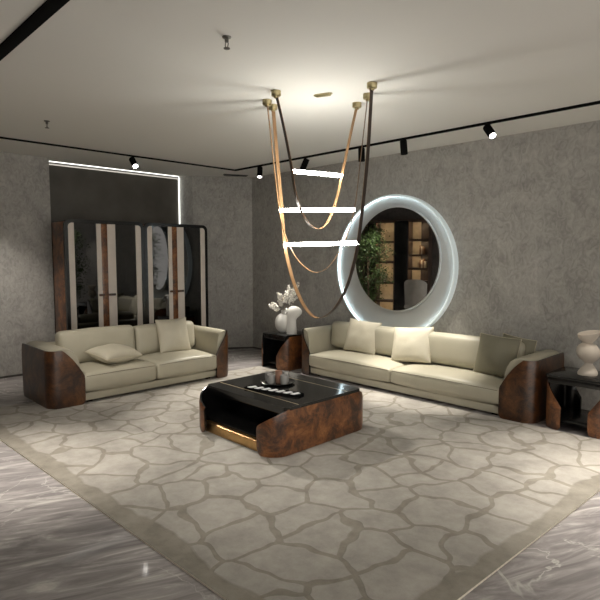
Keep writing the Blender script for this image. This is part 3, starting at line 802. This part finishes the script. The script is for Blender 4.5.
pendant('middle glowing tube of the three strap-hung tubes', (-3.562, 3.082), (-2.852, 3.566),
        [(0, 2.90), (.05, 2.45), (.098, 2.04), (.155, 1.78), (.255, 1.58), (.37, 1.475), (.46, 1.462), (.56, 1.53), (.69, 1.75), (.765, 2.04), (.81, 2.45), (.858, 2.90)], ((.104, 1.994), (.758, 1.988)), .04)
pendant('lowest and longest glowing tube in the deepest leather strap', (-3.64, 3.219), (-2.654, 3.366),
        [(0, 2.90), (.04, 2.50), (.085, 2.10), (.125, 1.72), (.166, 1.54), (.244, 1.33), (.36, 1.145), (.493, 1.068), (.65, 1.145), (.775, 1.33), (.85, 1.54), (.895, 1.75), (.945, 2.15), (.975, 2.5), (.997, 2.90)], ((.122, 1.70), (.886, 1.704)), .046)
pc = thing('ceiling_plate', 'small brass plate on the ceiling amid the pendant mounts', 'ceiling plate', (-3.11, 3.30, CE), math.radians(20))
box('plate', -.065, .065, -.022, .022, -.018, 0, M['brass_old'], pc, .003)
for s in (-1, 1): box('clip', s*.068-.012, s*.068+.012, -.012, .012, -.010, 0, M['brass_old'], pc, .002)

# ------------------------------------------------------------------ track rails and spotlights
def rail(label, x0, x1, y0, y1, h):
    bm = bmesh.new(); add_box(bm, x0, x1, y0, y1, CE-h, CE, .002)
    o = obj('track_rail', bm, M['black_matt']); tag(o, label, 'track rail'); return o
rail('thin black ceiling track running along the cabinet side', -6.735, -6.705, -1.2, 5.168, .018)
rail('black ceiling track running along the mirror wall with five spotlights', -6.705, 1.5, 5.135, 5.168, .022)
rail('wide black ceiling track crossing the near left of the ceiling', -6.705, 1.5, 1.085, 1.165, .012)
def spot(label, x, y, aim, lit=True, power=30, angle=38, blend=.7, L=.155, r=.040, col=(1., .94, .84), rec=.055):
    s = thing('track_spotlight', label, 'spotlight', (x, y, CE-.02), 0, 'black track spotlights')
    d = (Vector(aim)-Vector((x, y, CE-.15))).normalized()
    bm = bmesh.new(); add_lathe(bm, [(0, 0), (.012, 0), (.012, -.05), (0, -.05)], 12, close=False); add_box(bm, -.025, .025, -.012, .012, -.006, 0.0); obj('stem', bm, M['black_matt'], s)
    piv = Vector((0, 0, -.055)); T = Matrix.Translation(piv) @ rot_to(d)
    bm = bmesh.new(); add_lathe(bm, [(0, -.045), (r*.9, -.045), (r, -.040), (r, L-.045), (r*.88, L-.045), (r*.80, L-.045-rec), (0, L-.045-rec)], 28, close=False, M4=T)
    obj('housing', bm, M['black_matt'], s)
    bm = bmesh.new(); add_lathe(bm, [(0, L-.047-rec), (r*.79, L-.047-rec), (r*.79, L-.041-rec), (0, L-.038-rec)], 28, close=False, M4=T)
    obj('lens', bm, M['lens'] if lit else M['lens_off'], s)
    if lit and power:
        lamp(Vector((x, y, CE-.02))+piv+d*(L-.03), d, power, angle, blend, col)
    return s
def lamp(p, d, power, angle, blend, col, rad=.03):
    ld = bpy.data.lights.new('spot_beam', 'SPOT'); ld.energy = power; ld.spot_size = math.radians(angle); ld.spot_blend = blend; ld.shadow_soft_size = rad; ld.color = col
    lo = bpy.data.objects.new('spot_beam', ld); COL.objects.link(lo); lo.location = p; lo.rotation_euler = Vector(d).to_track_quat('-Z', 'Y').to_euler()
    return lo
spot('black spotlight on the cabinet-side track with lit lens', -6.72, 3.46, (-4.3, 3.35, .3), True, 150, 48, rec=.006)
spot('black spotlight nearest the room corner with lit lens', -6.12, 5.15, (-5.55, 4.5, .2), True, 110, 50, rec=.006)
spot('black spotlight tilted behind the topmost glowing tube', -5.17, 5.15, (-5.85, 4.75, 1.0), True, 50, 42)
spot('black spotlight hanging behind the straps left of the mirror top', -4.21, 5.15, (-4.15, 5.15, .3), True, 75, 42)
spot('black spotlight hanging above the right side of the round mirror', -3.60, 5.15, (-3.40, 5.25, .3), True, 130, 40)
spot('black spotlight angled forward with bright lens, rightmost on the mirror-wall track', -2.59, 5.15, (-1.1, 4.3, 1.05), True, 150, 50, rec=.006)
# the other lamps of the same tracks, outside the photograph
for (x, y, aim, p, ang) in (
        (-4.6, 1.12, (-4.6, 2.0, .0), 25, 65),
        (-3.0, 1.12, (-3.2, 2.3, .0), 30, 60),
        (-6.72, 1.6, (-7.4, 2.1, .9), 40, 55),
        (-4.3, 1.12, (-4.3, 1.15, 0), 130, 50),
        (-1.0, 5.15, (-1.25, 4.2, 0), 120, 50),
        (-5.3, 1.12, (-5.9, 2.8, .4), 55, 36)):
    lamp(Vector((x, y, CE-.16)), Vector(aim)-Vector((x, y, CE-.16)), p, ang, 1., (1., .93, .84))

# sprinklers, vent, small wall marker
def sprinkler(label, x, y):
    s = thing('fire_sprinkler', label, 'sprinkler', (x, y, CE), 0, 'ceiling sprinklers')
    bm = bmesh.new(); add_lathe(bm, [(0, 0), (.028, 0), (.026, -.006), (.012, -.01), (.012, -.03), (0, -.03)], 20, close=False); obj('fitting', bm, M['steel'], s)
    bm = bmesh.new()
    for k in (-1, 1): add_tube(bm, [(k*.009, 0, -.026), (k*.016, 0, -.045), (k*.006, 0, -.066)], .003, 6)
    obj('yoke', bm, M['steel'], s)
    bm = bmesh.new(); add_lathe(bm, [(0, -.064), (.02, -.066), (.02, -.07), (0, -.07)], 16, close=False); obj('deflector', bm, M['steel'], s)
sprinkler('small metal sprinkler near the middle of the ceiling left of the pendants', -2.73, 2.04)
sprinkler('small metal sprinkler above the left end of the cabinet-side track', -5.62, 1.99)
vn = thing('ceiling_vent', 'slim dark slot vent in the ceiling by the slanted wall', 'vent', (-7.13, 5.478, CE), math.radians(66))
box('grille', -.20, .20, -.045, .045, -.012, 0, M['vent'], vn, .002)
for k in (-1, 0, 1): box('slat', -.19, .19, k*.024-.003, k*.024+.003, -.020, -.010, M['black_matt'], vn, .001)

# ------------------------------------------------------------------ the part of the showroom seen in the mirror
BX0, BX1, BY = -7.2, -5.42, -1.58
bs = thing('bookcase', 'tall dark bookcase with lit compartments, seen reflected in the round mirror', 'bookcase', (BX0, BY, 0))
BW, BD, BH = BX1-BX0, .38, 2.52
cols = [0, .36, .87, 1.25, BW]       # column edges
for x in cols: box('upright', x-.012 if x else 0, x+.012 if x < BW else BW, 0, BD, 0, BH, M['shelfwood'], bs, .002)
box('back_panel', 0, BW, 0, .015, 0, BH, M['shelfwood'], bs, .001)
box('top_panel', 0, BW, 0, BD, BH, BH+.03, M['shelfwood'], bs, .002)
lev = {1: [.05, .42, .90, 1.45, 1.98], 3: [.05, .55, .95, 1.28, 1.63, 2.02], 0: [.05, .5, 1.0, 1.5, 2.0]}
for c in (0, 1, 3):
    for z in lev[c]+[BH-.014]:
        bm = bmesh.new(); add_prism(bm, [(.015, z-.012), (BD-.03, z-.012), (BD-.03, z-.04), (BD-.01, z-.04), (BD-.01, z+.012), (.015, z+.012)], cols[c]+.012, cols[c+1]-.012, 'x')
        obj('shelf', bm, M['shelfwood'], bs, smooth=False)
pn = box('cupboard_door', cols[2]+.014, cols[3]-.014, BD-.03, BD-.005, .05, BH-.02, M['black'], bs, .002); pn['label'] = 'glossy dark panel'
for c, zs in ((1, [.05, .42, .90, 1.45, 1.98]), (3, [.95, 1.28, 1.63, 2.02])):
    L_ = lev[c]
    for z in zs:
        zi = L_.index(z); zt = L_[zi+1] if zi+1 < len(L_) else BH-.014
        a, b = cols[c]+.014, cols[c+1]-.014
        bb = a+(b-a)*.45 if c == 3 else b  # in the right column the pale panel covers only the part painted as lit
        box('lit_back', a, bb, .015, .03, z+.012, zt-.012, M['shelflit'], bs, 0)
        box('led_strip', a+.02, b-.02, BD-.06, BD-.032, zt-.018, zt-.0125, M['led_warm'], bs, 0)
k = 0
for (c, z, n_) in ((3, 1.28, 4), (3, 1.63, 3), (1, .90, 4)):
    x = cols[c]+.26 if c == 3 else cols[c]+.08
    for i in range(n_):
        w_ = random.uniform(.025, .045); h_ = random.uniform(.17, .25)
        o = box('book', x, x+w_, .08, .26, 0, h_, M['bookA'] if i % 2 else M['bookB'], None, .002)
        o.location = (BX0, BY, z+.0125); x += w_+.002
        tag(o, 'upright book on a lit bookcase shelf, seen in the mirror', 'book', 'books in the reflected bookcase')
def tree(label, loc, h0, h1, rad, nleaf, seed):
    rnd = random.Random(seed)
    t = thing('potted_tree', label, 'tree', loc)
    bm = bmesh.new(); add_lathe(bm, [(0, 0), (.15, 0), (.19, .30), (.17, .30), (.16, .26), (0, .26)], 28, close=False); obj('planter', bm, M['pot'], t)
    bm = bmesh.new()
    add_tube(bm, [(0, 0, .22), (.02, .01, h0), (-.01, .02, (h0+h1)/2), (.02, 0, h1-.2)], [.028, .022, .016, .006], 8)
    tips = []
    for i in range(26):
        z = h0+(h1-h0)*rnd.random()*.85; a = rnd.uniform(0, 2*PI); prof = math.sin(PI*min(1, (z-h0)/(h1-h0)*.85+.15))
        L = rad*(.45+.55*rnd.random())*max(.35, prof)
        e = Vector((math.cos(a)*L, math.sin(a)*L, z+L*.45)); m_ = Vector((math.cos(a)*L*.5, math.sin(a)*L*.5, z+L*.33))
        add_tube(bm, [(0, 0, z), m_, e], [.009, .006, .003], 5); tips += [m_, e, (m_+e)/2]
    obj('trunk', bm, M['bark'], t)
    bm = bmesh.new()
    for i in range(nleaf):
        c = rnd.choice(tips)+Vector((rnd.gauss(0, 1), rnd.gauss(0, 1), rnd.gauss(0, 1)))*.095
        a = Vector((rnd.uniform(-1, 1), rnd.uniform(-1, 1), rnd.uniform(-.9, .3))).normalized(); b = a.cross(Vector((rnd.uniform(-1, 1), rnd.uniform(-1, 1), rnd.uniform(-1, 1)))).normalized()
        L = rnd.uniform(.035, .06); w = L*.36; nrm = a.cross(b)
        v = [bm.verts.new(p) for p in (c, c+a*L*.5+b*w+nrm*.004, c+a*L, c+a*L*.5-b*w+nrm*.004, c+a*L*.5-nrm*.004)]
        bm.faces.new([v[0], v[1], v[4]]); bm.faces.new([v[1], v[2], v[4]]); bm.faces.new([v[2], v[3], v[4]]); bm.faces.new([v[3], v[0], v[4]])
    f = obj('foliage', bm, M['leaf'], t, angle=180)
tree('bushy green potted tree seen reflected in the left of the round mirror', (-6.50, .25, 0), .55, 2.45, .56, 3600, 3)
tree('green potted tree seen reflected in the left cabinet door', (-.72, 5.28, 0), .7, 2.3, .36, 2000, 5)
ch = thing('lounge_chair', 'grey shell-backed chair seen reflected low in the round mirror', 'chair', (-5.38, 0.0, 0), math.radians(0))
bm = bmesh.new()
g = []
for j in range(13):
    v_ = j/12; row = []
    for i in range(17):
        a = -1.25+2.5*i/16; rr = .27+.02*v_
        hh = .42+.64*v_*(1-.18*abs(a/1.25)**3)
        row.append((rr*math.sin(a), rr*math.cos(a)*.8+.02*v_, hh))
    g.append(row)
for off in (0, -.035):
    G = [[bm.verts.new((x*(1+off/.29), y*(1+off/.29), z)) for (x, y, z) in row] for row in g]
    for j in range(12):
        for i in range(16): bm.faces.new([G[j][i], G[j][i+1], G[j+1][i+1], G[j+1][i]])
    if off == 0: G0 = G
    else:
        per = lambda H: [H[0][i] for i in range(17)]+[H[j][16] for j in range(1, 13)]+[H[12][i] for i in range(15, -1, -1)]+[H[j][0] for j in range(11, 0, -1)]
        P0, P1 = per(G0), per(G)
        for i in range(len(P0)): bm.faces.new([P0[i], P0[(i+1) % len(P0)], P1[(i+1) % len(P0)], P1[i]])
obj('backrest', bm, M['grey_uph'], ch, angle=50)
bm = bmesh.new(); puff_box(bm, -.25, .25, -.28, .20, .36, .46, r=.045, n=(8, 8, 4), puff=.015); obj('seat', bm, M['grey_uph'], ch)
for sx in (-1, 1):
    for sy in (-1, 1):
        bm = bmesh.new(); add_tube(bm, [(sx*.19, sy*.16, .37), (sx*.23, sy*.20, 0)], [.016, .011], 8); obj('leg', bm, M['black_matt'], ch)
# lamps that light that side of the showroom
lamp(Vector((-5.6, 1.12, CE-.16)), Vector((-6.4, .3, 1.2))-Vector((-5.6, 1.12, CE-.16)), 60, 60, .8, (1., .92, .8))
lamp(Vector((-1.0, 5.15, CE-.16)), Vector((-.72, 5.28, 1.4))-Vector((-1.0, 5.15, CE-.16)), 45, 80, .8, (1., .92, .8))

# ------------------------------------------------------------------ world, camera, view
w = bpy.data.worlds.new('World'); sc.world = w; w.use_nodes = True
bg = w.node_tree.nodes['Background']; bg.inputs['Color'].default_value = (1., .945, .875, 1); bg.inputs['Strength'].default_value = .62
cam = bpy.data.cameras.new('Camera'); co = bpy.data.objects.new('Camera', cam); COL.objects.link(co); sc.camera = co
F = 535.
cam.sensor_fit = 'HORIZONTAL'; cam.sensor_width = 36; cam.lens = 36*F/600; cam.clip_start = .05
pitch = math.atan(44/535.); yaw = math.radians(45.7)
co.location = (0, 0, 1.6); co.rotation_euler = (PI/2-pitch, 0, yaw)
vs = sc.view_settings; vs.view_transform = 'Standard'; vs.look = 'None'; vs.gamma = 1; vs.use_curve_mapping = False; vs.exposure = 1.62
sc.cycles.use_denoising = True
sc.cycles.max_bounces = 8; sc.cycles.transparent_max_bounces = 16; sc.cycles.sample_clamp_indirect = 4
sc.cycles.caustics_reflective = False; sc.cycles.caustics_refractive = False
